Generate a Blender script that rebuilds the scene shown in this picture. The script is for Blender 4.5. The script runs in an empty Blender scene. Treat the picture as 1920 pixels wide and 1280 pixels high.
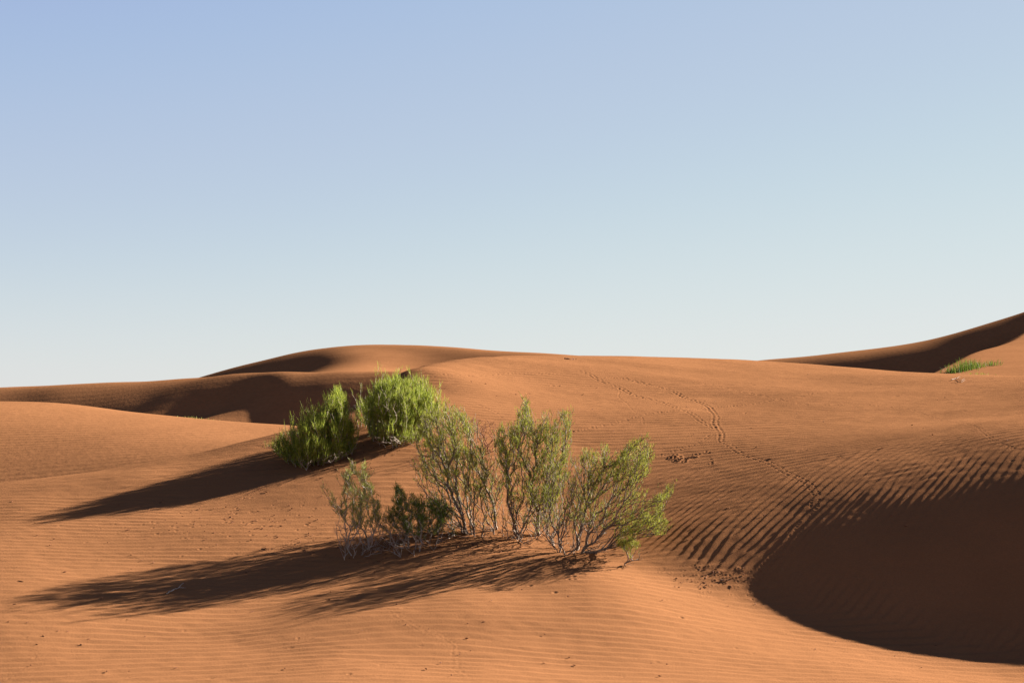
import bpy, math, random
import numpy as np

# ------------------------------------------------------------------ camera, sky, sun
F = 2637.0 / 1920.0            # focal length / sensor width
CX, HOR = 960.0, 740.0         # principal column and eye level of the 1920x1280 photograph
EYE = 1.5
QUALITY = 1.0
EXPOSURE = 2.42
SUN_AZ, SUN_EL = math.radians(33), math.radians(21.5)   # azimuth from +X towards +Y

scene = bpy.context.scene
cam_data = bpy.data.cameras.new("camera")
cam_data.sensor_width = 36.0
cam_data.lens = 36.0 * F
cam_data.shift_y = (HOR - 640.0) / 1920.0
cam_data.clip_start = 0.05
cam_data.clip_end = 20000
cam = bpy.data.objects.new("camera", cam_data)
cam.location = (0, 0, EYE)
cam.rotation_euler = (math.radians(90), 0, 0)
scene.collection.objects.link(cam)
scene.camera = cam

world = bpy.data.worlds.new("World")
scene.world = world
world.use_nodes = True
wn = world.node_tree
bg = wn.nodes["Background"]
sky = wn.nodes.new("ShaderNodeTexSky")
sky.sky_type = 'NISHITA'
sky.sun_disc = False
sky.sun_elevation = SUN_EL
sky.sun_rotation = math.radians(90) - SUN_AZ
sky.altitude = 2000
sky.air_density = 1.0
sky.dust_density = 0.3
sky.ozone_density = 4.0
# tone of the sky: pale and even towards the horizon, darkened overhead to weaken shadow fill
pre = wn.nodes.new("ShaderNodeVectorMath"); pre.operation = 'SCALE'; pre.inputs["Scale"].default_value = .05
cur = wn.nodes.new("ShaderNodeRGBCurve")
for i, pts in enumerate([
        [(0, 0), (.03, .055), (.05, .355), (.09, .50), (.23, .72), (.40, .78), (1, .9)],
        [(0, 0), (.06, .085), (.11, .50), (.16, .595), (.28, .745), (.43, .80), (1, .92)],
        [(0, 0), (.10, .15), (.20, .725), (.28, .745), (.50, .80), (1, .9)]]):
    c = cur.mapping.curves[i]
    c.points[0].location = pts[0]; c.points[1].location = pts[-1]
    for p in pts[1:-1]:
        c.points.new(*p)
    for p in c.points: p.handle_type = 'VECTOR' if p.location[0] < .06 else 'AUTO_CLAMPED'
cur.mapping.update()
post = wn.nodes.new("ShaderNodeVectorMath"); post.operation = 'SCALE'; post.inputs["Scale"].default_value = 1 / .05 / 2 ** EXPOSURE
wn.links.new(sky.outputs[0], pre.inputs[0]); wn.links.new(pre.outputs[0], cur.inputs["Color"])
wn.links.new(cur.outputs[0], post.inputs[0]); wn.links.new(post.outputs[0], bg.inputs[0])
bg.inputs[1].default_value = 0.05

sun_data = bpy.data.lights.new("sun", 'SUN')
sun_data.energy = 5.0
sun_data.angle = math.radians(0.5)
sun_data.color = (1.0, 0.93, 0.84)
sun = bpy.data.objects.new("sun", sun_data)
sun.rotation_euler = (math.radians(90) - SUN_EL, 0, SUN_AZ + math.radians(90))
sun.location = (30, 20, 30)
scene.collection.objects.link(sun)

scene.view_settings.view_transform = 'Standard'
scene.view_settings.look = 'None'
scene.view_settings.gamma = 1.0
scene.view_settings.exposure = EXPOSURE
scene.cycles.max_bounces = 5

# ------------------------------------------------------------------ helpers: maths
#BEGIN_NUMPY
FPX = 2637.0
def W(px, row, y):
    """a point the photograph shows at (px,row), y metres ahead of the eye"""
    return ((px - CX) / FPX * y, y, EYE + (HOR - row) / FPX * y)

class Surface:
    """smooth surface z(x,y) through surveyed heights and slopes (cubic radial functions)"""
    def __init__(s, val, der, e):
        s.e = e
        # val: (x,y,z,softness)   der: (x,y,dx,dy,slope,softness)
        V = np.array(val, float).reshape(-1, 4); D = np.array(der, float).reshape(-1, 6)
        s.p = np.r_[V[:, :2], D[:, :2]]
        s.d = np.r_[np.zeros((len(V), 2)), D[:, 2:4]]
        s.isd = np.r_[np.zeros(len(V)), np.ones(len(D))]
        n = len(s.p)
        v = s.p[:, None] - s.p[None]
        r = np.sqrt((v ** 2).sum(-1) + s.e ** 2)
        vi = (v * s.d[:, None]).sum(-1); vj = (v * s.d[None]).sum(-1)
        dd = s.d @ s.d.T
        I = s.isd[:, None]; J = s.isd[None]
        K = (1 - I) * (1 - J) * r ** 3 + I * (1 - J) * 3 * r * vi - (1 - I) * J * 3 * r * vj - I * J * 3 * (r * dd + vi * vj / r)
        soft = np.r_[V[:, 3], D[:, 5]]
        # cubic is conditionally positive definite of order 2
        A = np.zeros((n + 3, n + 3)); A[:n, :n] = K + np.diag(soft)
        P = np.c_[1 - s.isd, np.where(s.isd == 1, s.d[:, 0], s.p[:, 0]), np.where(s.isd == 1, s.d[:, 1], s.p[:, 1])]
        A[:n, n:] = P; A[n:, :n] = P.T
        s.w = np.linalg.solve(A, np.r_[V[:, 2], D[:, 4], 0, 0, 0])
    def __call__(s, x, y):
        x = np.asarray(x, float); y = np.asarray(y, float)
        o = s.w[-3] + s.w[-2] * x + s.w[-1] * y
        for (px, py), (dx, dy), i, w in zip(s.p, s.d, s.isd, s.w):
            vx = x - px; vy = y - py
            r = np.sqrt(vx * vx + vy * vy + s.e ** 2)
            o = o + (w * r ** 3 if i == 0 else -3 * w * r * (vx * dx + vy * dy))
        return o

SD = (math.cos(SUN_AZ), math.sin(SUN_AZ))
def find_depth(f, px, row, y0, y1):
    ys = np.linspace(y0, y1, 500)
    z = f((px - CX) / FPX * ys, ys)
    r = HOR - (z - EYE) / ys * FPX
    k = np.argmax(r <= row)
    return ys[k] if r.min() <= row else ys[np.argmin(r)] - .01 * (y1 - y0)
def build(crest, pts, world, shade, y0, y1, back, u, passes=4):
    """crest: skyline points; pts: soft surveyed points; world: points outside the view; shade: (px,row,slope towards the sun)"""
    val, der = [], []
    for px, row, y in crest:
        x, yy, z = W(px, row, y)
        L = math.hypot(x, yy)
        val.append((x, yy, z, 0))
        der.append((x, yy, x / L, yy / L, (z - EYE) / L, 0))
        for q, drop in back:
            val.append((x * (1 + q / yy), yy + q, z - drop, .02 * u ** 3))
    val += [(*W(*p[:3]), (p[3] if len(p) > 3 else .5) * u ** 3) for p in pts]
    val += [(*p, .05 * u ** 3) for p in world]
    f = Surface(val, der, .7 * u)
    for it in range(passes):
        d2 = []
        for p in shade:
            px, row, s = p[:3]; wgt = p[3] if len(p) > 3 else 1
            y = find_depth(f, px, row, y0, y1); x = (px - CX) / FPX * y
            d2.append((x, y, SD[0], SD[1], s, .15 * u * wgt))
        f = Surface(val, der + d2, .7 * u)
    return f

_tab = np.random.RandomState(5).rand(256, 256) * 2 - 1
def noise(x, y, seed=0):
    x = x + seed * 17.37; y = y + seed * 9.71
    xi = np.floor(x).astype(int); yi = np.floor(y).astype(int)
    fx = x - xi; fy = y - yi
    fx = fx * fx * fx * (fx * (fx * 6 - 15) + 10); fy = fy * fy * fy * (fy * (fy * 6 - 15) + 10)
    a = _tab[xi % 256, yi % 256]; b = _tab[(xi + 1) % 256, yi % 256]
    c = _tab[xi % 256, (yi + 1) % 256]; d = _tab[(xi + 1) % 256, (yi + 1) % 256]
    return (a * (1 - fx) + b * fx) * (1 - fy) + (c * (1 - fx) + d * fx) * fy
def sstep(a, b, x):
    t = np.clip((x - a) / (b - a), 0, 1)
    return t * t * (3 - 2 * t)

# ---------------- the near dune: foreground, hollow on the right, rounded main dune, left ridge
near = build(
 [(1920,705,25),(1800,701,25.6),(1700,697,26.2),(1600,689,26.8),(1500,681,27.3),(1400,675,27.6),(1300,671,27.8),(1200,668,27.5),(1100,667,26.8),(1000,667,25.6),
  (920,670,24.2),(860,674,23.0),(820,681,22.0),(780,691,21.2),(745,703,20.6),
  (680,768,18.5),(640,781,18.0),(590,794,17.7),(540,807,17.5),(470,824,17.3),(400,842,17.2),(300,864,17.1),(200,882,16.9),(100,894,16.7),(0,905,16.5)],
 [(-300,1285,10.2),(0,1280,10.1),(480,1280,10.1),(960,1280,10.1),(1300,1280,10.2),(1600,1280,10.5),(1920,1290,10.8),
  (0,1160,11.3),(300,1165,11.55),(560,1155,11.85),(960,1150,11.8),(1300,1170,11.8),(1600,1225,11.4),(1920,1250,11.5),
  (0,1060,12.8),(400,1050,13.2),(700,1060,13.1),(960,1050,13.4),(1150,1050,13.3),
  (0,980,14.4),(400,960,14.5),(780,950,14.6),(950,1010,14.0),
  (720,850,16.2),(860,800,17.6),(950,850,16.2),
  (1100,760,19.2),(1300,750,20.2),(1300,850,16.6),
  (1200,1045,13.1),(1300,1085,12.9),(1400,1118,12.6),(1500,1155,12.2),
  (1400,966,14.0),(1600,928,14.0),(1500,750,20),(1700,740,20.6),
  (1600,1192,12.0),(1750,1205,12.0),(1920,1218,12.0),(1920,872,14.4),(1920,780,17.1)],
 [(-9,5,-.55),(-4,5,-.6),(0,5,-.65),(4,5,-.7),(9,5,-.7),(-3,1,-.3),(0,0,-.25),(3,1,-.3),(0,-8,-.3),(-9,0,-.4),(9,0,-.4),
  (6.5,11.5,-.62),(9,11,-.5),(5.8,13.2,.42),(6.8,13.4,.33),(7.8,14,.62),(9,14.5,.85),(8,17,1.6),(12,17,1.9),(12,23,2.0),(17,22,2.2),
  (-8,13,-.2),(-8,16,.1),(-12,15,-.1),(-12,10,-.4)],
 # foreground
 [(100,1240,.03),(400,1240,.02),(700,1240,.0),(1000,1240,-.02),(1300,1240,-.04),(1600,1260,-.03),(1850,1270,-.03),
  (100,1130,.04),(400,1130,.03),(700,1130,.0),(950,1110,-.03),(1200,1130,-.07),(1400,1170,-.08),(1150,1075,-.09),(1600,1215,-.03),(1350,1120,-.03),
  (100,1040,.05),(100,950,.06),(300,950,.08),(480,870,.10),(300,890,.10),(500,1000,.08),(700,980,.06),(850,900,.04),(950,900,.05),(950,1000,.0),
  (560,840,.22),(620,820,.25),(700,800,.2),(700,880,.12),
  # main dune
  (830,730,.12),(930,700,-.03,.4),(1100,685,-.03,.4),(1300,690,-.02,.3),(1300,715,.0,.3),(1500,702,.0,.3),(1500,725,.02,.3),(1700,712,.0,.3),(1880,718,.0,.4),(950,760,.0),
  (1100,760,.02,.4),(1300,760,.05,.3),(1500,760,.08,.4),(1700,765,.09,.5),(1880,760,.12),(1000,840,.06),
  (1100,830,.12),(1250,830,.15),(1400,830,.17),(1550,830,.18),(1700,830,.22),(1880,820,.25),
  (1150,900,.2,.5),(1250,900,.24,.5),(1400,900,.27,.5),(1550,900,.29),(1700,890,.31),(1880,860,.34),
  (1250,970,.29,.4),(1350,1000,.32,.4),(1480,970,.34),(1600,940,.38),(1750,930,.41),(1880,910,.42),
  (1250,1030,.30,.3),(1330,1060,.33,.3),(1400,1095,.28,.3),(1440,1095,.32,.3),(1420,1050,.34),(1500,1050,.43),(1650,1020,.46),(1850,1000,.48),(1500,1110,.43),(1700,1120,.45),(1850,1130,.45)],
 8, 31, [(2.5, .2), (7, 1.6)], 1.0)

# ---------------- dunes behind
mid = build(
 [(-200,752,31.4),(0,752,31),(100,755,30.5),(250,772,29.5),(400,787,28.5),(540,797,27.5),(650,806,27)],
 [(0,905,22),(0,850,24),(0,800,26.5),(300,850,23.2),(500,840,22),(700,850,21.5),(-300,850,24.5)],
 [(-20,25,.5),(-12,18,-.8),(-6,18,-.9),(0,18,-1),(-22,34,1)],
 [(50,765,.0),(50,790,.07),(50,830,.16),(50,870,.2),(150,870,.2),(200,780,.0),(200,810,.07),(250,840,.14),(350,800,.0),(400,830,.06),(450,810,.0)],
 18, 40, [(4, .5), (12, 3.5)], 2.0)
dark = build(
 [(-200,733,65),(0,726,64),(100,722,63.5),(200,717,63),(300,713,62.3),(370,708,62),(450,700,60.5),(500,698,60),(550,697,59.5),(640,696,59),(720,696,58.5),(850,698,58.5),(950,702,58.5)],
 [(0,760,61.0,.4),(200,785,58.0,.4),(350,790,57,.1),(450,795,55.0,.1),(620,790,55,.1),(720,760,56,.1),(-300,770,62,.4),(850,760,56,.1)],
 [(-25,50,-1.2),(-12,47,-1.2),(0,46,-1.2)],
 [(30,735,.27),(30,750,.31,.3),(130,735,.25),(130,750,.31,.3),(130,765,.33,.3),(250,730,.28),(250,760,.35,.5),(330,740,.36),(320,765,.37),(400,725,.34),(400,750,.375),(450,725,.34),(480,745,.38),
  (350,772,.30),(380,785,.26),(420,775,.28),(460,775,.25),(500,785,.26),(500,760,.33),(540,710,.27),(560,730,.37),(600,750,.45),(560,770,.46),(620,715,.28),(620,780,.46),(680,710,.27),(690,730,.36),(700,770,.46)],
 44, 80, [(6, 1.2), (20, 6)], 1.7)
far = build(
 [(300,728,124),(375,707,122),(450,686,121),(500,674,120.5),(550,662,120),(620,651,119),(700,646,118),(780,647,117),(840,650,116),(900,655,115),(980,660,113),(1050,664,112),(1200,676,110)],
 [(450,720,113),(600,690,112),(700,700,100),(850,700,106),(1000,690,107)],
 [(-40,95,-1),(0,85,-1),(25,90,-1)],
 [(420,700,.40),(480,690,.42),(520,680,.40),(560,690,.46),(600,665,.36),(600,685,.43),(640,665,.22),(650,690,.12),(690,660,.10),(700,685,.02),(740,690,.0),(740,665,.08),(790,668,.17),(820,685,.22),(870,665,.26),(870,680,.27),(920,670,.27),(970,670,.24)],
 88, 150, [(14, 3), (35, 10)], 3.2)
K = 1.3
sk = lambda L: [(a, b, c * K, *r) for a, b, c, *r in L]
east = build(
 sk([(1300,690,58.5),(1350,685,58),(1430,675,57.5),(1500,669,57),(1600,658,56.5),(1700,645,56),(1800,622,55.5),(1860,604,55.2),(1920,585,55),(2100,530,54)]),
 sk([(1500,700,54),(1740,705,51),(1920,640,52)]),
 [(8*K,50*K,.2),(20*K,46*K,.2),(25*K,48*K,1.5)],
 [(1500,680,.30),(1600,670,.27),(1600,685,.42),(1700,655,.27),(1700,675,.46),(1800,635,.42),(1760,680,.47),(1850,630,.46),(1900,605,.42),(1650,690,.46),(1800,655,.47),(1900,630,.48)],
 57, 99, [(8, 2), (26, 9)], 2.1)
BR0, BR1 = np.array(W(1740, 697, 40)), np.array(W(1920, 622, 62))
def slope(x, y):
    """gently tilted spur that breaks off along a receding brink"""
    z = BR0[2] + .048 * (x - BR0[0]) + .073 * (y - BR0[1])
    t = BR1[:2] - BR0[:2]; t = t / np.hypot(*t)
    d = -(x - BR0[0]) * t[1] + (y - BR0[1]) * t[0]
    d = d + .15 * np.sin(y * .35)
    return z - .55 * .5 * (d + np.sqrt(d * d + .02)) - .002 * np.minimum(d, 0) ** 2 + .12 * noise(x * .15, y * .12, 44)
#END_NUMPY

# ------------------------------------------------------------------ helpers: Blender
def link_mesh(name, co, faces_flat, nverts, mat, parent=None, smooth=True):
    me = bpy.data.meshes.new(name)
    co = np.asarray(co, np.float32)
    ff = np.asarray(faces_flat, np.int32).ravel()
    nf = len(ff) // nverts
    me.vertices.add(len(co)); me.vertices.foreach_set("co", co.ravel())
    me.loops.add(len(ff)); me.loops.foreach_set("vertex_index", ff)
    me.polygons.add(nf)
    me.polygons.foreach_set("loop_start", np.arange(0, nf * nverts, nverts, dtype=np.int32))
    me.polygons.foreach_set("use_smooth", np.full(nf, smooth))
    me.update(calc_edges=True)
    me.materials.append(mat)
    o = bpy.data.objects.new(name, me)
    scene.collection.objects.link(o)
    if parent: o.parent = parent
    return o

def tag(o, label=None, cat=None, group=None, kind=None):
    if label: o["label"] = label
    if cat: o["category"] = cat
    if group: o["group"] = group
    if kind: o["kind"] = kind
    return o

def grid_faces(nr, nc):
    i = np.arange(nr - 1)[:, None] * nc + np.arange(nc - 1)[None]
    return np.stack([i, i + 1, i + nc + 1, i + nc], -1).reshape(-1, 4)

def cubic_matrix(n_coarse, t):
    """Catmull-Rom weights; t in coarse index units"""
    M = np.zeros((len(t), n_coarse))
    k = np.clip(np.floor(t).astype(int), 0, n_coarse - 2); f = t - k
    w = [-.5 * f ** 3 + f ** 2 - .5 * f, 1.5 * f ** 3 - 2.5 * f ** 2 + 1, -1.5 * f ** 3 + 2 * f ** 2 + .5 * f, .5 * f ** 3 - .5 * f ** 2]
    r = np.arange(len(t))
    for j, ww in enumerate(w):
        np.add.at(M, (r, np.clip(k - 1 + j, 0, n_coarse - 1)), ww)
    return M

def sample_axis(segs):
    """segs: (start, end, count) pieces"""
    return np.concatenate([np.linspace(a, b, n, endpoint=False) for a, b, n in segs] + [[segs[-1][1]]])

def eval_grid(f, u, y, cu, cy):
    """surface on the fine grid from a coarse one"""
    iu = np.linspace(0, len(u) - 1, cu); iy = np.linspace(0, len(y) - 1, cy)
    uc = np.interp(iu, np.arange(len(u)), u); yc = np.interp(iy, np.arange(len(y)), y)
    Z = f(uc[None] * yc[:, None], np.repeat(yc[:, None], cu, 1))
    tu = np.interp(u, uc, np.arange(cu)); ty = np.interp(y, yc, np.arange(cy))
    return cubic_matrix(cy, ty) @ Z @ cubic_matrix(cu, tu).T

# ------------------------------------------------------------------ sand
def sand_material(name, base, grain_scale, grain_strength, var=.12, fine=True):
    m = bpy.data.materials.new(name); m.use_nodes = True
    nt = m.node_tree; N = nt.nodes; L = nt.links
    b = N["Principled BSDF"]
    b.inputs["Roughness"].default_value = .9
    b.inputs["Specular IOR Level"].default_value = 0
    tc = N.new("ShaderNodeTexCoord")
    n1 = N.new("ShaderNodeTexNoise"); n1.inputs["Scale"].default_value = .9; n1.inputs["Detail"].default_value = 6
    n2 = N.new("ShaderNodeTexNoise"); n2.inputs["Scale"].default_value = grain_scale; n2.inputs["Detail"].default_value = 3
    n2.inputs["Roughness"].default_value = .7
    L.new(tc.outputs["Object"], n1.inputs["Vector"]); L.new(tc.outputs["Object"], n2.inputs["Vector"])
    mix = N.new("ShaderNodeMix"); mix.data_type = 'RGBA'
    mix.inputs["A"].default_value = (*[c * (1 - var) for c in base], 1)
    mix.inputs["B"].default_value = (*[c * (1 + var) for c in base], 1)
    L.new(n1.outputs[0], mix.inputs["Factor"])
    mix2 = N.new("ShaderNodeMix"); mix2.data_type = 'RGBA'; mix2.blend_type = 'MULTIPLY'
    mix2.inputs["Factor"].default_value = 1
    ramp = N.new("ShaderNodeMapRange"); ramp.inputs["From Min"].default_value = .3; ramp.inputs["From Max"].default_value = .7
    ramp.inputs["To Min"].default_value = .9; ramp.inputs["To Max"].default_value = 1.08
    L.new(n2.outputs[0], ramp.inputs["Value"])
    L.new(mix.outputs["Result"], mix2.inputs["A"]); L.new(ramp.outputs[0], mix2.inputs["B"])
    L.new(mix2.outputs["Result"], b.inputs["Base Color"])
    bump = N.new("ShaderNodeBump"); bump.inputs["Strength"].default_value = grain_strength
    bump.inputs["Distance"].default_value = .6 / grain_scale
    L.new(n2.outputs[0], bump.inputs["Height"]); L.new(bump.outputs[0], b.inputs["Normal"])
    return m
SAND = (.218, .096, .041)
sand_near = sand_material("sand", SAND, 60, .34, .15)
sand_far = sand_material("distant_sand", SAND, 6, .10)

UIN = .372
UFINE = QUALITY * 1300
u_near = sample_axis([(-2.5, -1.0, 30), (-1.0, -.56, 60), (-.56, -.42, 110), (-.42, .42, int(UFINE)), (.42, .56, 110), (.56, 1.0, 60), (1.0, 2.5, 30)])
y_near = sample_axis([(.8, 8, 60), (8, 9.6, 60), (9.6, 16.5, int(QUALITY * 640)), (16.5, 21, int(QUALITY * 330)), (21, 28.5, int(QUALITY * 330)), (28.5, 41, 70)])
Zb = eval_grid(near, u_near, y_near, 360, 300)
Yn = np.repeat(y_near[:, None], len(u_near), 1); Xn = u_near[None] * Yn
# beyond the surveyed ground the sheet settles to a plain
w = 1 - np.clip(sstep(9, 15, np.abs(Xn)) + sstep(35, 40, Yn), 0, 1)
Zb = Zb * w + (-.4 - 1.2 * sstep(28, 38, Yn)) * (1 - w)
Zb = np.clip(Zb, -4.5, 6)
gy = np.gradient(Zb, axis=0) / np.gradient(Yn, axis=0)
gu = np.gradient(Zb, axis=1) / np.gradient(Xn, axis=1)
gy = gy - gu * (np.gradient(Xn, axis=0) / np.gradient(Yn, axis=0))
S_near = gu * SD[0] + gy * SD[1]                     # slope towards the sun

def wave(p):
    t = (p / (2 * np.pi)) % 1.0
    k = .68                                          # long windward side, short steep lee
    s = np.where(t < k, t / k, (1 - t) / (1 - k))
    return (s * s * (3 - 2 * s)) * 1.2 + .8 * s - 1
def ripples(X, Y, S):
    Y0 = Y
    Y = np.where(Y > 15, 15 + np.log(1 + .07 * np.maximum(Y - 15, 0)) / .07, Y)     # ripples widen up the dune
    X = X * (1 - .25 * sstep(15, 24, Y))
    w1 = noise(X * .35, Y * .5, 1); w2 = noise(X * 1.1, Y * 1.6, 2); w3 = noise(X * 3.1, Y * 5, 3)
    lam = .128
    cur = .035 * X + .012 * X * X * sstep(-1, 3, X)
    pa = 2 * np.pi * (Y - cur + (.20) * w1 + .045 * w2 + .009 * w3) / lam
    pb = 2 * np.pi * (Y * 1.17 - cur * 1.2 + .22 * w1 - .05 * w2 + .012 * w3 + .3) / lam
    k = sstep(-.15, .15, noise(X * .55, Y * 1.1, 4) + .25 * w3)
    A = wave(pa) * (1 - k) + wave(pb) * k
    A *= .55 + .45 * sstep(-.4, .4, noise(X * .8, Y * 2.5, 6))
    # second set, climbing the steep flank
    c = 1.0 / math.sqrt(1 + 1.2 ** 2)
    q = (Y - 1.2 * X) * c
    al = (1.2 * Y + X) * c
    v1 = noise(q * .9, al * .5, 11); v2 = noise(q * 3, al * 1.2, 12); v3 = noise(q * 8, al * 4, 13)
    pq = 2 * np.pi * (q + .09 * v1 + .036 * v2 + .009 * v3) / .084
    pr = 2 * np.pi * (q * .86 + .09 * v1 - .034 * v2 + .009 * v3) / .084
    kk = sstep(-.12, .12, noise(q * 1.3, al * .8, 14))
    B = (wave(pq) * (1 - kk) + wave(pr) * kk) * (.5 + .5 * sstep(-.5, .35, noise(q * 2.2, al * .9, 15)))
    right = sstep(.7, 1.3, X)
    sw = S + .05 * noise(X * 1.3, Y * 1.3, 16)
    mb = sstep(.19, .30, sw) * right * (1 - sstep(.365, .44, sw)) * (1 - .45 * sstep(3.2, 5.2, X)) * sstep(12.4, 13.0, Y + .25 * X)
    ma = (1 - sstep(.24, .34, sw) * right) * (1 - sstep(23.5, 27.5, Y0)) * sstep(2, 5, Y)
    ma *= 1 - .8 * sstep(.12, .2, S) * (1 - right)
    return A * ma * .0026 * (1 + .45 * sstep(14.5, 17, Y0) + .12 * np.maximum(Y0 - 15, 0)) + B * mb * .0034
rip = ripples(Xn, Yn, S_near)
rip += .0016 * noise(Xn * 9, Yn * 14, 21) + .004 * noise(Xn * 2.2, Yn * 3, 22)
Zn = Zb + rip

def dent(px, row, dx=0.0, dy=0.0, depth=.009, rx=.016, ry=.016, rim=.22, y=None):
    rx *= .8; ry *= .8
    """press a small print into the sand"""
    if y is None:
        y = find_depth(near, px, row, 8, 31)
    x = (px - CX) / FPX * y + dx; y = y + dy
    depth *= .52 * (1 + .09 * max(0, y - 15)); g = 1 + .05 * max(0, y - 15); rx *= g; ry *= g * (1 + .04 * max(0, y - 15))
    j0 = np.searchsorted(y_near, y - 3.2 * ry); j1 = np.searchsorted(y_near, y + 3.2 * ry)
    i0 = np.searchsorted(u_near, (x - 3.2 * rx) / y); i1 = np.searchsorted(u_near, (x + 3.2 * rx) / y)
    if j1 <= j0 or i1 <= i0: return
    e = ((Xn[j0:j1, i0:i1] - x) / rx) ** 2 + ((Yn[j0:j1, i0:i1] - y) / ry) ** 2
    Zn[j0:j1, i0:i1] += depth * (-np.exp(-e) + rim * np.exp(-(np.sqrt(e) - 1.7) ** 2 * 2.2))
def track(pts, step=.048, off=.030, depth=.009, r=.016, seed=1):
    rng = np.random.RandomState(seed)
    P = np.array([((px - CX) / FPX * y, y) for px, row in pts for y in [find_depth(near, px, row, 8, 31)]])
    s = np.r_[0, np.cumsum(np.linalg.norm(np.diff(P, axis=0), axis=1))]
    n = int(s[-1] / step)
    t = np.linspace(0, s[-1], n)
    X = np.interp(t, s, P[:, 0]); Y = np.interp(t, s, P[:, 1])
    tx = np.gradient(X); ty = np.gradient(Y); L = np.hypot(tx, ty) + 1e-9; tx /= L; ty /= L
    wob = .03 * np.sin(t * 2.1 + seed) + .02 * np.sin(t * 5.3)
    for k in range(n):
        if rng.rand() < .06: continue
        for sd in ((1, -1) if off else (0,)):
            o = sd * off * (1 + .15 * rng.randn()) + wob[k]; a = (.35 * sd * step) + rng.randn() * .006
            x = X[k] - ty[k] * o + tx[k] * a; y = Y[k] + tx[k] * o + ty[k] * a
            dent(CX + x / y * FPX, 0, y=y, depth=depth * rng.uniform(.6, 1.2), rx=r * rng.uniform(.8, 1.2), ry=r * rng.uniform(.9, 1.5))
track([(1089,696),(1110,708),(1154,723),(1187,738),(1240,755),(1275,767),(1312,786),(1346,805)], seed=1, depth=.008)
track([(1135,708),(1163,709),(1206,718),(1256,730),(1294,749),(1331,766),(1341,779),(1350,801),(1348,827)], seed=2, depth=.010)
track([(1348,827),(1380,842),(1417,857),(1444,872),(1481,891),(1507,910),(1530,932),(1532,951),(1508,987),(1477,1031),(1445,1062),(1425,1086),(1405,1118)], seed=3, depth=.009, r=.014)
track([(1075,808),(1101,805),(1139,796),(1187,784),(1240,774),(1294,769),(1350,763),(1410,757),(1500,743),(1575,732),(1687,726)], seed=4, depth=.007, off=.018)
track([(1219,859),(1267,846),(1312,831),(1339,816)], seed=5, depth=.007, off=.02)
track([(1320,719),(1387,734),(1462,749),(1519,760),(1631,759),(1717,771),(1785,790),(1837,809),(1875,827),(1912,844)], seed=6, depth=.006, off=.014)
track([(712,1134),(734,1159),(787,1181),(825,1188),(853,1209),(853,1228),(862,1252),(887,1271)], seed=7, depth=.0025, off=.022)
track([(895,760),(924,774),(938,784)], seed=8, depth=.006, off=.0)
track([(1157,726),(1173,755),(1197,784),(1206,796)], step=.022, seed=9, depth=.004, off=0, r=.012)
track([(815,705),(870,703),(960,700),(1048,702)], step=.12, seed=10, depth=.007, off=.015)
track([(900,1087),(925,1090),(950,1092)], seed=11, depth=.004, off=.02)
rng = np.random.RandomState(3)
for _ in range(26):      # scuffed patches
    dent(rng.uniform(1256, 1288), rng.uniform(852, 868), depth=.012, rx=.016, ry=.022, rim=.6)
for _ in range(14):
    t = rng.rand(); dent(1288 + 24 * t, 862 - 12 * t + rng.randn() * 2, depth=.010, rx=.014, ry=.018, rim=.6)
for _ in range(12):
    t = rng.rand(); dent(1326 + 8 * t + rng.randn() * 2, 843 + 28 * t, depth=.013)
for _ in range(60):
    dent(rng.normal(1340, 50), rng.normal(1086, 14), depth=rng.uniform(.002,.007), rx=.012, ry=.014, rim=.8)
for px, row in [(1064,1071),(1070,1076),(1075,1081),(1077,1086),(1066,1087),(1278,1160),(994,1098),(1040,1112),(892,1067)]:
    dent(px, row, depth=.014, rx=.022, ry=.025)
for _ in range(110):
    px, row = rng.normal(460, 130), rng.normal(980, 30)
    if row > 905: dent(px, row, depth=rng.uniform(.003, .010), rx=rng.uniform(.008, .022), ry=rng.uniform(.012, .024))
for _ in range(90):
    px, row = rng.uniform(0, 1900), rng.uniform(900, 1278)
    if px > 1380 and row < 1200: continue
    dent(px, row, depth=rng.uniform(.002, .007), rx=rng.uniform(.008, .026), ry=rng.uniform(.012, .03))
for _ in range(35):
    px, row = rng.uniform(850, 1900), rng.uniform(690, 880)
    dent(px, row, depth=rng.uniform(.003, .009), rx=rng.uniform(.015, .03), ry=rng.uniform(.02, .04))

o = link_mesh("sand_dune", np.stack([Xn, Yn, Zn], -1).reshape(-1, 3), grid_faces(*Xn.shape), 4, sand_near)
tag(o, "rippled orange sand dune of the foreground with its dark hollow, rising to the rounded crest", "dune", kind="structure")

def back_dune(f, u, y, label, ramp, rip_amp, lam, size=(120, 120), left=-9, right=9):
    Z = eval_grid(f, u, y, *size)
    Y = np.repeat(y[:, None], len(u), 1); X = u[None] * Y
    Z = np.clip(Z, -5, 14)
    Z = Z * (1 - sstep(.41, .56, u)[None]) if left > -9 else Z
    e = np.maximum(sstep(u[-1] - ramp, u[-1], np.abs(u)), 1 - sstep(left, left + .12, u) + sstep(right, right + .1, u))[None]
    Z = Z * (1 - e) - 5 * e
    wv = noise(X * .12, Y * .15, 31); w2 = noise(X * .5, Y * .7, 32)
    Z += rip_amp * np.sin(2 * np.pi * (Y + .05 * X + 1.6 * lam * wv + .5 * lam * w2) / lam) * (.6 + .4 * w2)
    Z += rip_amp * 2 * noise(X * .9 / lam * .2, Y * .2 / lam, 33)
    ob = link_mesh("sand_dune", np.stack([X, Y, Z], -1).reshape(-1, 3), grid_faces(*X.shape), 4, sand_far)
    tag(ob, label, "dune", kind="structure")
    return ob
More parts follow.
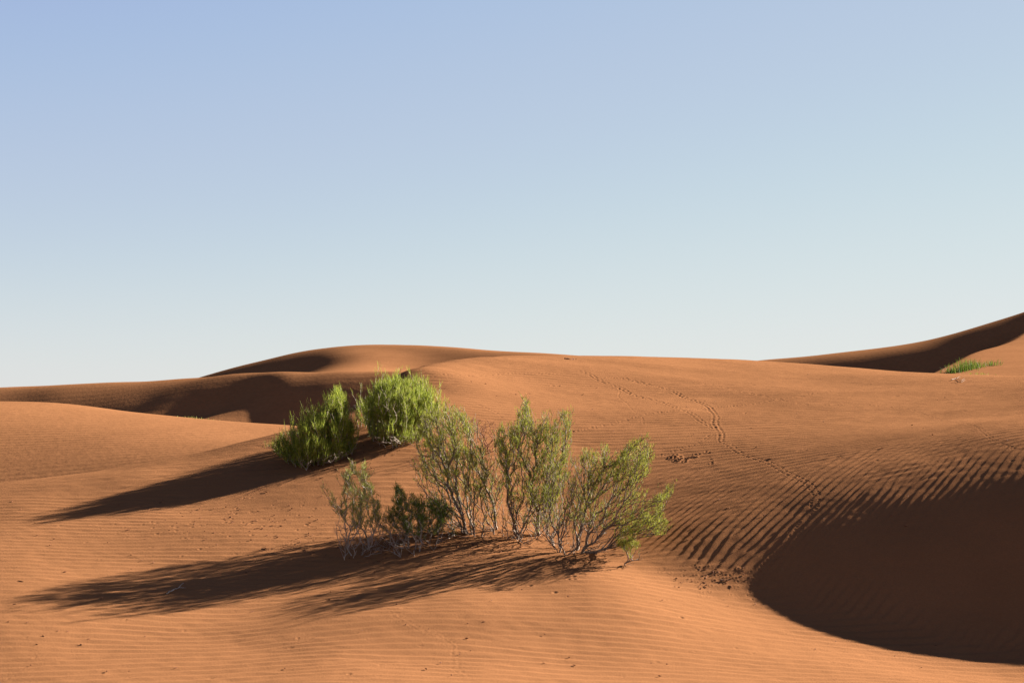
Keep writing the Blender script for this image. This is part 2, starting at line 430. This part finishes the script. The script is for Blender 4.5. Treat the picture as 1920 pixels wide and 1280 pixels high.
back_dune(mid, sample_axis([(-.8, -.42, 30), (-.42, .1, int(QUALITY * 500)), (.1, .8, 20)]), sample_axis([(18, 32, int(QUALITY * 330)), (32, 44, 30)]),
          "smooth bright orange dune lying between the near ridge at left and the dark dune", .25, .003, .24, right=.0)
back_dune(dark, sample_axis([(-.8, -.42, 20), (-.42, .1, 300), (.1, .8, 20)]), sample_axis([(42, 52, 60), (52, 68, 260), (68, 95, 40)]),
          "long shaded brown dune behind the bright one at left", .3, .0022, .5, right=-.06)
back_dune(far, sample_axis([(-.7, -.3, 20), (-.3, .1, 300), (.1, .7, 20)]), sample_axis([(85, 130, 250), (130, 160, 40)]),
          "farthest dune, a low dome with a lit hollow on the skyline", .25, .004, .9, right=.15)
back_dune(east, sample_axis([(-.1, .1, 20), (.1, .5, 300), (.5, .9, 40)]), sample_axis([(57, 82, 260), (82, 110, 40)]),
          "steep dark dune rising to the right edge of the skyline", .25, .002, .5, left=.0)
back_dune(slope, sample_axis([(0, .2, 20), (.2, .5, 300), (.5, .9, 40)]), sample_axis([(34, 70, 300), (70, 80, 10)]),
          "sunlit sand spur at far right in front of the steep dark dune", .25, .004, .3, left=.1)
# the desert floor out to the horizon
gx = np.sign(np.linspace(-1, 1, 161)) * np.abs(np.linspace(-1, 1, 161)) ** 3 * 6000
GX, GY = np.meshgrid(gx, gx)
R = np.hypot(GX, GY)
GZ = -3.8 + 2.2 * noise(GX / 60, GY / 45, 41) * sstep(170, 260, R) - 1.2
o = link_mesh("ground", np.stack([GX, GY, GZ], -1).reshape(-1, 3), grid_faces(161, 161), 4, sand_far)
tag(o, kind="structure")

# ------------------------------------------------------------------ plants and litter
def surface_height(f, x, y):
    return float(f(np.array([x]), np.array([y]))[0])
def ground_at(px, row, f=None, y0=8.0, y1=31.0):
    f = f or near
    y = find_depth(f, px, row, y0, y1); x = (px - CX) / FPX * y
    return np.array([x, y, surface_height(f, x, y)])

def plain_material(name, cols, rough=.8, trans=0.0, scale=14.0, spec=.06):
    m = bpy.data.materials.new(name); m.use_nodes = True
    nt = m.node_tree; N = nt.nodes; L = nt.links
    b = N["Principled BSDF"]; b.inputs["Roughness"].default_value = rough
    b.inputs["Specular IOR Level"].default_value = spec
    tc = N.new("ShaderNodeTexCoord"); n = N.new("ShaderNodeTexNoise")
    n.inputs["Scale"].default_value = scale; n.inputs["Detail"].default_value = 4; n.inputs["Roughness"].default_value = .75
    L.new(tc.outputs["Object"], n.inputs["Vector"])
    r = N.new("ShaderNodeValToRGB"); e = r.color_ramp.elements
    e[0].position = .33; e[0].color = (*cols[0], 1); e[1].position = .68; e[1].color = (*cols[-1], 1)
    for i, c in enumerate(cols[1:-1]):
        x = e.new(.33 + .35 * (i + 1) / (len(cols) - 1)); x.color = (*c, 1)
    L.new(n.outputs[0], r.inputs[0]); L.new(r.outputs[0], b.inputs["Base Color"])
    if trans:
        t = N.new("ShaderNodeBsdfTranslucent"); mx = N.new("ShaderNodeMixShader"); mx.inputs[0].default_value = trans
        L.new(r.outputs[0], t.inputs["Color"]); L.new(b.outputs[0], mx.inputs[1]); L.new(t.outputs[0], mx.inputs[2])
        L.new(mx.outputs[0], N["Material Output"].inputs[0])
    return m
green_leaf = plain_material("green_shoots", [(.06, .09, .014), (.20, .235, .032), (.40, .40, .075)], .6, .42, 34)
olive_leaf = plain_material("olive_shoots", [(.075, .09, .012), (.22, .235, .03), (.42, .40, .075)], .7, .25, 38)
pale_leaf = plain_material("pale_shoots", [(.10, .12, .025), (.24, .25, .06), (.40, .39, .12)], .7, .3, 38)
dark_leaf = plain_material("dark_shoots", [(.04, .07, .010), (.09, .13, .018), (.16, .19, .035)], .7, .3, 14)
bark = plain_material("grey_bark", [(.085, .058, .04), (.17, .125, .092), (.32, .26, .21)], .75, 0, 30)
pale_bark = plain_material("bleached_bark", [(.16, .11, .08), (.30, .235, .19), (.44, .38, .33)], .75, 0, 24)
red_bark = plain_material("rust_bark", [(.08, .028, .014), (.13, .05, .026), (.20, .09, .05)], .8, 0, 20)

def in_poly(p, poly):
    x, y = p; c = False; j = len(poly) - 1
    for i in range(len(poly)):
        xi, yi = poly[i]; xj, yj = poly[j]
        if (yi > y) != (yj > y) and x < (xj - xi) * (y - yi) / (yj - yi) + xi: c = not c
        j = i
    return c

class Tubes:
    def __init__(s): s.v = []; s.f = []; s.n = 0
    def add(s, P, R, k=4):
        P = np.asarray(P, float); R = np.asarray(R, float)
        T = np.gradient(P, axis=0); T /= np.linalg.norm(T, axis=1)[:, None] + 1e-9
        a = np.array([.31, .87, .2]); U = np.cross(T, a); U /= np.linalg.norm(U, axis=1)[:, None] + 1e-9
        V = np.cross(T, U)
        th = np.arange(k) * 2 * np.pi / k
        ring = P[:, None] + R[:, None, None] * (np.cos(th)[None, :, None] * U[:, None] + np.sin(th)[None, :, None] * V[:, None])
        s.v.append(ring.reshape(-1, 3))
        i = np.arange(len(P) - 1)[:, None] * k; j = np.arange(k)[None]; j2 = (j + 1) % k
        s.f.append((s.n + np.stack([i + j, i + j2, i + k + j2, i + k + j], -1)).reshape(-1, 4))
        s.n += len(P) * k
    def make(s, name, mat, origin, parent):
        if not s.v: return None
        return link_mesh(name, np.concatenate(s.v) - origin, np.concatenate(s.f), 4, mat, parent)

def blades(name, P, D, Lg, Wd, mat, origin, parent, rng, bend=.25):
    """many thin shoots: start points, directions, lengths, widths"""
    n = len(P)
    D = D / (np.linalg.norm(D, axis=1)[:, None] + 1e-9)
    side = np.cross(D, rng.normal(size=(n, 3))); side /= np.linalg.norm(side, axis=1)[:, None] + 1e-9
    b = np.cross(D, side) * (rng.normal(size=n) * bend)[:, None] * Lg[:, None]
    P1 = P + D * (Lg * .5)[:, None] + b * .35
    P2 = P + D * Lg[:, None] + b
    w = (side * Wd[:, None]) * .5
    V = np.stack([P - w, P + w, P1 - w * .9, P1 + w * .9, P2 - w * .3, P2 + w * .3], 1).reshape(-1, 3) - origin
    i = np.arange(n)[:, None] * 6
    Fc = np.concatenate([i + np.array([[0, 1, 3, 2]]), i + np.array([[2, 3, 5, 4]])], 0)
    return link_mesh(name, V, Fc, 4, mat, parent, smooth=False)

def bush(name, label, cat, bases, crowns, seed, depth=.38, leaf=None, wood=None, group=None,
         shoot=(.03, .075), width=.0032, up=.9, base_spread=.03, tip_r=.0016, pipe=.36, seg=.035, crook=.30, f=None, yr=(8.0, 31.0), trunk_n=None, rest_y=None, merge=.8, clump=.6, n_mul=1.0, bend=.22, dens=1.0, ragged=.22, spire=5, cl=(11, 15), jit=.55):
    """bases: root points in the photograph; crowns: (polygon, attractors, shoots per attractor, depth offset)"""
    rng = np.random.RandomState(seed)
    f = f or near
    B = [ground_at(px, row, f, *yr) for px, row in bases]
    origin = np.mean(B, 0); origin[2] = surface_height(f, origin[0], origin[1])
    y_mid = origin[1] if rest_y is None else rest_y
    root = bpy.data.objects.new(name, None); scene.collection.objects.link(root); root.location = origin
    tag(root, label, cat, group)
    pos, par, path = [], [], []
    for b in B:
        for _ in range(trunk_n or 1):
            p = b + np.array([*rng.normal(size=2) * base_spread, 0]); p[2] = surface_height(f, p[0], p[1]) - .04
            pos.append(p); par.append(-1); path.append(0.0)
    nb = len(pos)
    Q = []
    o_ = sorted((bb[0], B[i][1]) for i, bb in enumerate(bases)); bpx = [a_[0] for a_ in o_]; by = [a_[1] for a_ in o_]
    for poly, n, ns, dofs in crowns:
        n = int(n * n_mul); ns = int(ns / n_mul * dens) if ns else 0
        poly = np.array(poly, float); lo, hi = poly.min(0), poly.max(0); c = poly.mean(0)
        k = 0
        while k < n:
            p = lo + rng.rand(2) * (hi - lo)
            if not in_poly(p, poly): continue
            if ns > 0 and rng.rand() < clump and noise(p[0] / cl[0] + seed, p[1] / cl[1]) + .6 * noise(p[0] / 5, p[1] / 6 + seed) < .0: continue
            ns_ = ns
            if ns > 0 and rng.rand() < ragged:
                v = (p - c) / (np.abs(hi - lo).max() * .5) ; p = p + v * rng.uniform(4, 13) + np.array([rng.normal() * 3, -abs(rng.normal()) * spire]); ns_ = max(3, int(ns * .45))
            e = np.abs((p - c) / (hi - lo + 1e-6) * 2).max()
            dy = dofs + depth * rng.uniform(-1, 1) * math.sqrt(max(.08, 1 - min(e, 1) ** 2))
            y = float(np.interp(p[0], bpx, by)) * .7 + y_mid * .3 + dy; x = (p[0] - CX) / FPX * y
            z = EYE + (HOR - p[1]) / FPX * y
            z = max(z, surface_height(f, x, y) + .02)
            Q.append((x, y, z, ns_)); k += 1
    Q = np.array(Q)
    Q = Q[np.argsort(np.linalg.norm(Q[:, :3] - origin, axis=1) * (1 + .25 * rng.rand(len(Q))))]
    chains = []
    PA = np.zeros((60000, 3)); PL = np.zeros(60000)
    PA[:nb] = pos; npos = nb
    for q in Q:
        d = np.linalg.norm(PA[:npos] - q[:3], axis=1)
        down = np.maximum(0, PA[:npos, 2] - q[2] + .02)
        cost = d * (1 + .15 * rng.rand(npos)) + merge * PL[:npos] + down * 1.5
        k = int(np.argmin(cost)); a = PA[k].copy(); L = d[k]
        n = max(2, int(L / seg))
        # start along the parent's direction, end at q
        pd = (a - PA[par[k]]) if par[k] >= 0 else np.array([0, 0, 1.0]) + .3 * rng.normal(size=3)
        pd = pd / (np.linalg.norm(pd) + 1e-9) * L * (.35 if par[k] >= 0 else .5)
        c1 = a + pd; c2 = q[:3] - np.array([0, 0, 1.0]) * L * .22
        wob = np.cumsum(rng.normal(size=(n + 1, 3)), 0); wob -= np.linspace(0, 1, n + 1)[:, None] * wob[-1]
        idx = [k]
        for i in range(1, n + 1):
            t = i / n
            p = (1 - t) ** 3 * a + 3 * (1 - t) ** 2 * t * c1 + 3 * (1 - t) * t * t * c2 + t ** 3 * q[:3]
            p = p + wob[i] * seg * crook
            PA[npos] = p; par.append(idx[-1]); PL[npos] = PL[idx[-1]] + L / n
            idx.append(npos); npos += 1
        chains.append((idx, int(q[3])))
    cnt = np.zeros(npos)
    for i in range(npos - 1, -1, -1):
        cnt[i] = max(cnt[i], 1)
        if par[i] >= 0: cnt[par[i]] += cnt[i] if cnt[i] > 0 else 1
    # leaves below each node: count chain ends, not nodes
    cnt = np.zeros(npos)
    for idx, _ in chains: cnt[idx[-1]] += 1
    for i in range(npos - 1, -1, -1):
        if par[i] >= 0: cnt[par[i]] += cnt[i]
    rad = tip_r * np.maximum(cnt, 1) ** pipe
    top = list(range(npos))
    for i in range(npos):
        if par[i] >= 0: top[i] = top[par[i]]
    stems = {}
    for idx, _ in chains:
        P = PA[idx]; R = rad[idx].copy(); R[0] = min(R[0], R[1] * 1.4)
        stems.setdefault(top[idx[0]], Tubes()).add(P, R, 5 if R[1] > tip_r * 2 else 3)
    for T in stems.values(): T.make("stem", wood or bark, origin, root)
    # foliage
    Sp, Sd = [], []
    for idx, ns in chains:
        if ns <= 0: continue
        tail = idx[-min(len(idx), 5):]
        P = PA[tail]
        k = rng.randint(0, len(tail) - 1, ns) if len(tail) > 1 else np.zeros(ns, int)
        t = rng.rand(ns)[:, None]
        p = P[k] * (1 - t) + P[k + 1] * t
        d = (P[k + 1] - P[k]); d = d / (np.linalg.norm(d, axis=1)[:, None] + 1e-9)
        dirs = .7 * d + np.array([0, 0, up]) + jit * rng.normal(size=(ns, 3))
        p = p + rng.normal(size=p.shape) * .010
        # second order shoots
        Sp.append(p); Sd.append(dirs)
    if Sp:
        Sp = np.concatenate(Sp); Sd = np.concatenate(Sd); n = len(Sp)
        blades("foliage", Sp, Sd, rng.uniform(*shoot, n), width * rng.uniform(.7, 1.3, n), leaf, origin, root, rng, bend)
    return root

G = "desert broom bushes on the dune"
BR = dict(shoot=(.04, .11), width=.0040, up=1.3, bend=.08, dens=1.15, ragged=.34, spire=12, cl=(6, 12), jit=.5, trunk_n=4, crook=.16, tip_r=.0014, merge=.9, clump=.45, n_mul=1.5)
bush("broom_bush", "dense bright yellow-green bush standing highest on the sand ridge, behind the olive ones", "bush",
     [(678, 800), (690, 818), (700, 828), (712, 836), (725, 838), (738, 838), (750, 836), (762, 832), (775, 826), (790, 818)],
     [([(680, 775), (682, 760), (700, 740), (712, 722), (735, 716), (775, 720), (805, 738), (822, 755), (826, 780), (800, 796), (740, 792), (700, 790)], 420, 36, 0),
      ([(676, 800), (690, 745), (740, 715), (820, 745), (815, 800)], 70, 0, -.2),
      ([(668, 785), (672, 750), (690, 732), (712, 708), (735, 701), (775, 702), (812, 722), (834, 750), (830, 785)], 120, 16, 0),
      ([(685, 815), (790, 815), (770, 832), (710, 832)], 60, 0, -.25),
      ([(672, 775), (815, 785), (795, 822), (740, 832), (695, 815)], 330, 18, 0)],
     11, .5, green_leaf, pale_bark, G, **BR)
bush("broom_bush", "green bush farthest left with a tall spiky top, its foot shaded below the ridge", "bush",
     [(520, 850), (540, 868), (560, 876), (580, 878), (600, 872), (630, 862), (655, 852)],
     [([(514, 838), (530, 825), (548, 812), (570, 792), (595, 780), (618, 770), (660, 790), (664, 826), (640, 842), (600, 852), (560, 860), (528, 850)], 380, 34, 0),
      ([(500, 848), (520, 820), (545, 795), (570, 776), (600, 760), (625, 765), (668, 785), (672, 830), (560, 810)], 110, 14, 0),
      ([(610, 770), (618, 745), (630, 732), (645, 742), (652, 770)], 90, 24, 0),
      ([(520, 858), (600, 870), (660, 850), (655, 842), (560, 862)], 60, 0, -.2),
      ([(505, 840), (530, 845), (640, 835), (664, 838), (650, 856), (600, 868), (560, 872), (530, 862)], 260, 16, 0)],
     12, .42, green_leaf, pale_bark, G, **BR)
OL = dict(dens=.64, width=.0044, ragged=.28, jit=.5, shoot=(.02, .055), n_mul=1.9, up=.8, clump=.5, trunk_n=2, base_spread=.05, merge=.93, pipe=.36, crook=.24)
bush("broom_bush", "grey-stemmed bush with a broad olive crown, left of the tallest, touching the bright one", "bush",
     [(884, 1004), (892, 1007), (900, 1003), (922, 1000), (930, 998)],
     [([(778, 830), (784, 795), (800, 775), (838, 762), (870, 780), (886, 795), (885, 820), (880, 850), (850, 860), (800, 850)], 330, 26, .05),
      ([(778, 812), (790, 770), (815, 755), (838, 750), (862, 765), (885, 782), (892, 800)], 50, 12, .05),
      ([(772, 850), (850, 860), (900, 835), (915, 870), (928, 905), (905, 930), (870, 925), (840, 915), (800, 900), (778, 880)], 300, 18, 0),
      ([(895, 840), (922, 825), (945, 870), (950, 930), (915, 960), (895, 920)], 90, 9, 0),
      ([(780, 900), (850, 925), (920, 930), (925, 975), (880, 980), (800, 950)], 110, 5, 0),
      ([(790, 940), (870, 950), (945, 975), (910, 1005), (840, 1000)], 70, 0, 0)],
     13, .42, olive_leaf, bark, G, **OL)
bush("broom_bush", "tallest grey-stemmed bush in the middle, its pointed tip above all other olive crowns", "bush",
     [(958, 1012), (966, 1015), (973, 1016), (980, 1014), (1004, 1006)],
     [([(976, 785), (980, 752), (985, 737), (990, 750), (997, 785)], 16, 22, 0),
      ([(925, 835), (930, 805), (945, 795), (965, 797), (975, 765), (985, 750), (992, 770), (1000, 795), (1005, 830), (990, 870), (950, 880), (935, 865)], 240, 26, 0),
      ([(1000, 805), (1020, 785), (1035, 790), (1050, 775), (1072, 772), (1072, 802), (1066, 850), (1064, 895), (1035, 905), (1000, 880)], 270, 24, .05),
      ([(926, 820), (935, 790), (962, 790), (978, 742), (988, 738), (996, 772), (1028, 772), (1055, 764), (1078, 764), (1074, 800)], 60, 10, 0),
      ([(940, 880), (1062, 895), (1050, 935), (1000, 945), (955, 935)], 200, 18, -.05),
      ([(945, 935), (1050, 935), (1040, 975), (1000, 985), (950, 975)], 110, 7, 0),
      ([(920, 930), (1020, 950), (1050, 1010), (1000, 1030), (940, 1010)], 70, 0, 0)],
     14, .40, olive_leaf, bark, G, **OL)
bush("broom_bush", "wide leaning bush at right, branches spreading low over the sand toward the rippled slope", "bush",
     [(1046, 1030), (1058, 1035), (1066, 1038), (1074, 1040), (1082, 1038)],
     [([(1088, 862), (1108, 842), (1135, 832), (1150, 850), (1150, 890), (1110, 910)], 110, 20, .1),
      ([(1150, 865), (1178, 835), (1200, 820), (1224, 846), (1222, 880), (1195, 905), (1150, 905)], 190, 22, 0),
      ([(1165, 850), (1180, 825), (1202, 812), (1228, 838), (1220, 860)], 30, 10, 0),
      ([(1195, 960), (1235, 925), (1258, 908), (1262, 925), (1240, 955), (1258, 985), (1240, 1000), (1200, 1000), (1165, 1000), (1150, 975)], 190, 20, -.05),
      ([(1070, 905), (1110, 895), (1190, 905), (1215, 935), (1170, 985), (1080, 985), (1055, 950)], 230, 13, 0),
      ([(1030, 870), (1095, 850), (1110, 960), (1040, 990), (1010, 960)], 190, 9, .1),
      ([(1000, 960), (1100, 955), (1200, 1005), (1150, 1035), (1090, 1045), (1020, 1020)], 170, 0, -.1)],
     15, .42, olive_leaf, bark, G, **OL)
bush("broom_bush", "sparse pale green bush at the left end of the row, on thin bleached stems", "bush",
     [(652, 1046), (662, 1049), (672, 1046), (692, 1040)],
     [([(634, 905), (640, 884), (655, 868), (668, 878), (672, 905)], 46, 12, 0),
      ([(674, 882), (680, 868), (690, 878), (688, 920), (676, 910)], 30, 12, 0),
      ([(600, 908), (608, 904), (632, 940), (640, 965), (625, 955)], 20, 8, 0),
      ([(640, 905), (695, 905), (712, 940), (710, 975), (670, 990), (640, 965)], 190, 12, 0),
      ([(620, 965), (715, 970), (730, 1030), (640, 1038)], 130, 0, -.08)],
     16, .30, pale_leaf, pale_bark, G, trunk_n=2, base_spread=.06, shoot=(.025, .06), width=.004, merge=.9, crook=.35, pipe=.32, dens=1.0)
bush("broom_bush", "low dark green bush in the shade with bleached dead twigs, right of the sparse one", "bush",
     [(757, 1036), (768, 1046), (775, 1040), (804, 1010), (832, 1002)],
     [([(732, 930), (745, 908), (760, 925), (790, 935), (828, 925), (845, 960), (830, 990), (770, 990), (725, 975)], 380, 20, .1),
      ([(735, 960), (850, 950), (855, 995), (780, 1000), (720, 990)], 160, 14, 0),
      ([(695, 950), (735, 955), (770, 985), (760, 1000), (710, 990)], 80, 10, 0),
      ([(695, 980), (850, 980), (850, 1008), (790, 1042), (705, 1035)], 200, 0, -.08)],
     17, .34, dark_leaf, pale_bark, G, trunk_n=2, base_spread=.08, shoot=(.025, .055), width=.003, merge=.85, crook=.45, pipe=.32)
bush("broom_sprig", "small low sprig of few shoots at the right end of the row, on bright sand", "bush",
     [(1158, 1060), (1162, 1063), (1168, 1061)],
     [([(1158, 1020), (1165, 1005), (1188, 1003), (1195, 1018), (1180, 1038)], 46, 14, 0),
      ([(1168, 1040), (1208, 1028), (1208, 1052), (1180, 1056)], 20, 0, 0)],
     18, .14, olive_leaf, bark, None, trunk_n=2, base_spread=.015, merge=.5)
bush("dry_bush", "leafless reddish brown twigs on the sand brow between the two tallest olive crowns", "dead bush",
     [(872, 846), (884, 852), (898, 856), (912, 850), (924, 852)],
     [([(866, 800), (885, 782), (905, 785), (930, 792), (938, 830), (925, 850), (875, 848)], 230, 0, 0)],
     19, .28, None, red_bark, None, trunk_n=3, base_spread=.05, tip_r=.0018, merge=.5, crook=.5, pipe=.3)

# far tufts
def tuft(name, label, line, f, yr, hpx, n, seed, width, mat, group=None):
    rng = np.random.RandomState(seed)
    A = ground_at(*line[0], f, *yr); Bq = ground_at(*line[1], f, *yr)
    t = rng.rand(n); y = A[1] * (1 - t) + Bq[1] * t + rng.normal(size=n) * .15; x = A[0] * (1 - t) + Bq[0] * t + rng.normal(size=n) * .12
    z = f(x, y) - .02
    o = np.array([(A[0] + Bq[0]) / 2, (A[1] + Bq[1]) / 2, 0]); o[2] = surface_height(f, o[0], o[1])
    root = bpy.data.objects.new(name, None); scene.collection.objects.link(root); root.location = o
    tag(root, label, "grass", group)
    h = hpx / FPX * o[1] * (.45 + .55 * np.sin(np.pi * np.clip(t, .05, .95))) * rng.uniform(.6, 1.1, n)
    D = np.stack([rng.normal(size=n) * .22 + .08, rng.normal(size=n) * .3, np.ones(n)], 1)
    blades("foliage", np.stack([x, y, z], 1), D, h, width * rng.uniform(.7, 1.3, n), mat, o, root, rng, .3)
    return root
TG = "grass tufts on the far spur"
tuft("grass_tuft", "large green grass tuft on the sunlit far spur near the right edge", [(1780, 700), (1838, 688)], slope, (34, 52), 23, 430, 51, .012, dark_leaf, TG)
tuft("grass_tuft", "small grass tuft just right of the larger one on the far spur", [(1850, 686), (1866, 684)], slope, (34, 52), 13, 90, 52, .011, dark_leaf, TG)
tuft("grass_tuft", "low yellowish grass fringe just below the large tuft, at the near dune's skyline", [(1815, 704), (1860, 706)], slope, (34, 52), 9, 90, 53, .012, olive_leaf, TG)
tuft("grass_tuft", "left of two tiny yellow-green tufts peeping over the bright left dune", [(353, 783), (363, 784)], mid, (18, 31), 6, 30, 54, .010, pale_leaf, "tiny tufts on the left dune crest")
tuft("grass_tuft", "right of two tiny yellow-green tufts peeping over the bright left dune", [(378, 786), (386, 786)], mid, (18, 31), 6, 30, 55, .010, pale_leaf, "tiny tufts on the left dune crest")

# dead sticks lying on the sand
def stick(label, pts, r, mat, seed, lift=.012, side=()):
    rng = np.random.RandomState(seed); T = Tubes()
    def path(pp, r0, r1):
        G3 = [ground_at(px, row) + np.array([0, 0, lift + (p[2] if len(p) > 2 else 0)]) for p in pp for px, row in [p[:2]]]
        G3 = np.array(G3); t = np.linspace(0, len(G3) - 1, len(G3) * 4)
        P = np.stack([np.interp(t, np.arange(len(G3)), G3[:, k]) for k in range(3)], 1) + rng.normal(size=(len(t), 3)) * r0 * .5
        T.add(P, np.linspace(r0, r1, len(t)), 6)
    path(pts, r, r * .35)
    for sp in side: path(sp, r * .6, r * .3)
    v = np.concatenate(T.v); o = v.mean(0)
    ob = link_mesh("dead_stick", v - o, np.concatenate(T.f), 4, mat); ob.location = o
    tag(ob, label, "stick")
stick("bleached forked stick lying across the long shadow at lower left", [(313, 1118), (322, 1111), (334, 1104), (345, 1101, .03)], .007, pale_bark, 61, side=[[(334, 1104), (348, 1104)]])
stick("small bundle of dry sticks on the main dune below the far grass tuft", [(1784, 714), (1794, 711), (1802, 716), (1808, 712)], .005, bark, 62, .02, side=[[(1790, 717), (1802, 719), (1810, 715)], [(1794, 711), (1800, 708)]])
stick("curved white root looping out of the sand left of the tallest bush's foot", [(842, 1007), (852, 998, .03), (846, 1004, .01), (862, 1010), (880, 1011)], .006, pale_bark, 63)
stick("small stub of wood at the toe of the rippled slope beside the dark hollow", [(1350, 1092), (1358, 1090), (1366, 1091)], .005, bark, 65)
stick("dark crust of dead wood near the top of the main dune", [(1058, 673), (1070, 674), (1080, 674)], .018, red_bark, 66, .0)

# small bits of twig and dung strewn over the sand
rng = np.random.RandomState(77)
T = Tubes()
spots = [(rng.uniform(0, 1900), rng.uniform(920, 1275)) for _ in range(150)] + \
        [(rng.uniform(820, 1900), rng.uniform(690, 900)) for _ in range(45)] + \
        [(rng.normal(480, 110), rng.normal(985, 28)) for _ in range(90)] + [(rng.normal(1340, 40), rng.normal(1085, 14)) for _ in range(50)] + \
        [(rng.normal(880, 120), rng.normal(1018, 14)) for _ in range(170)] + [(rng.normal(720, 60), rng.normal(1030, 16)) for _ in range(70)] + [(rng.normal(600, 40), rng.normal(872, 9)) for _ in range(40)] + [(rng.normal(740, 30), rng.normal(838, 7)) for _ in range(40)]
for px, row in spots:
    if 1440 < px and 1000 < row < 1200: continue
    if 700 < row < 930 and px < 480: continue
    y = find_depth(near, px, row, 8, 31); x = (px - CX) / FPX * y
    a = rng.uniform(0, np.pi); L = rng.uniform(.008, .03) * (2.0 if rng.rand() < .12 else 1)
    d = np.array([math.cos(a), math.sin(a)]) * L * .5
    P = []
    for s_ in (-1, 0, 1):
        xx, yy = x + d[0] * s_, y + d[1] * s_
        P.append((xx, yy, surface_height(near, xx, yy) + .006))
    T.add(P, [.0015, rng.uniform(.003, .007), .0015], 4)
ob = link_mesh("twig_litter", np.concatenate(T.v), np.concatenate(T.f), 4, red_bark)
tag(ob, "scattered dark bits of twig and dung strewn over the rippled sand", "litter", kind="stuff")
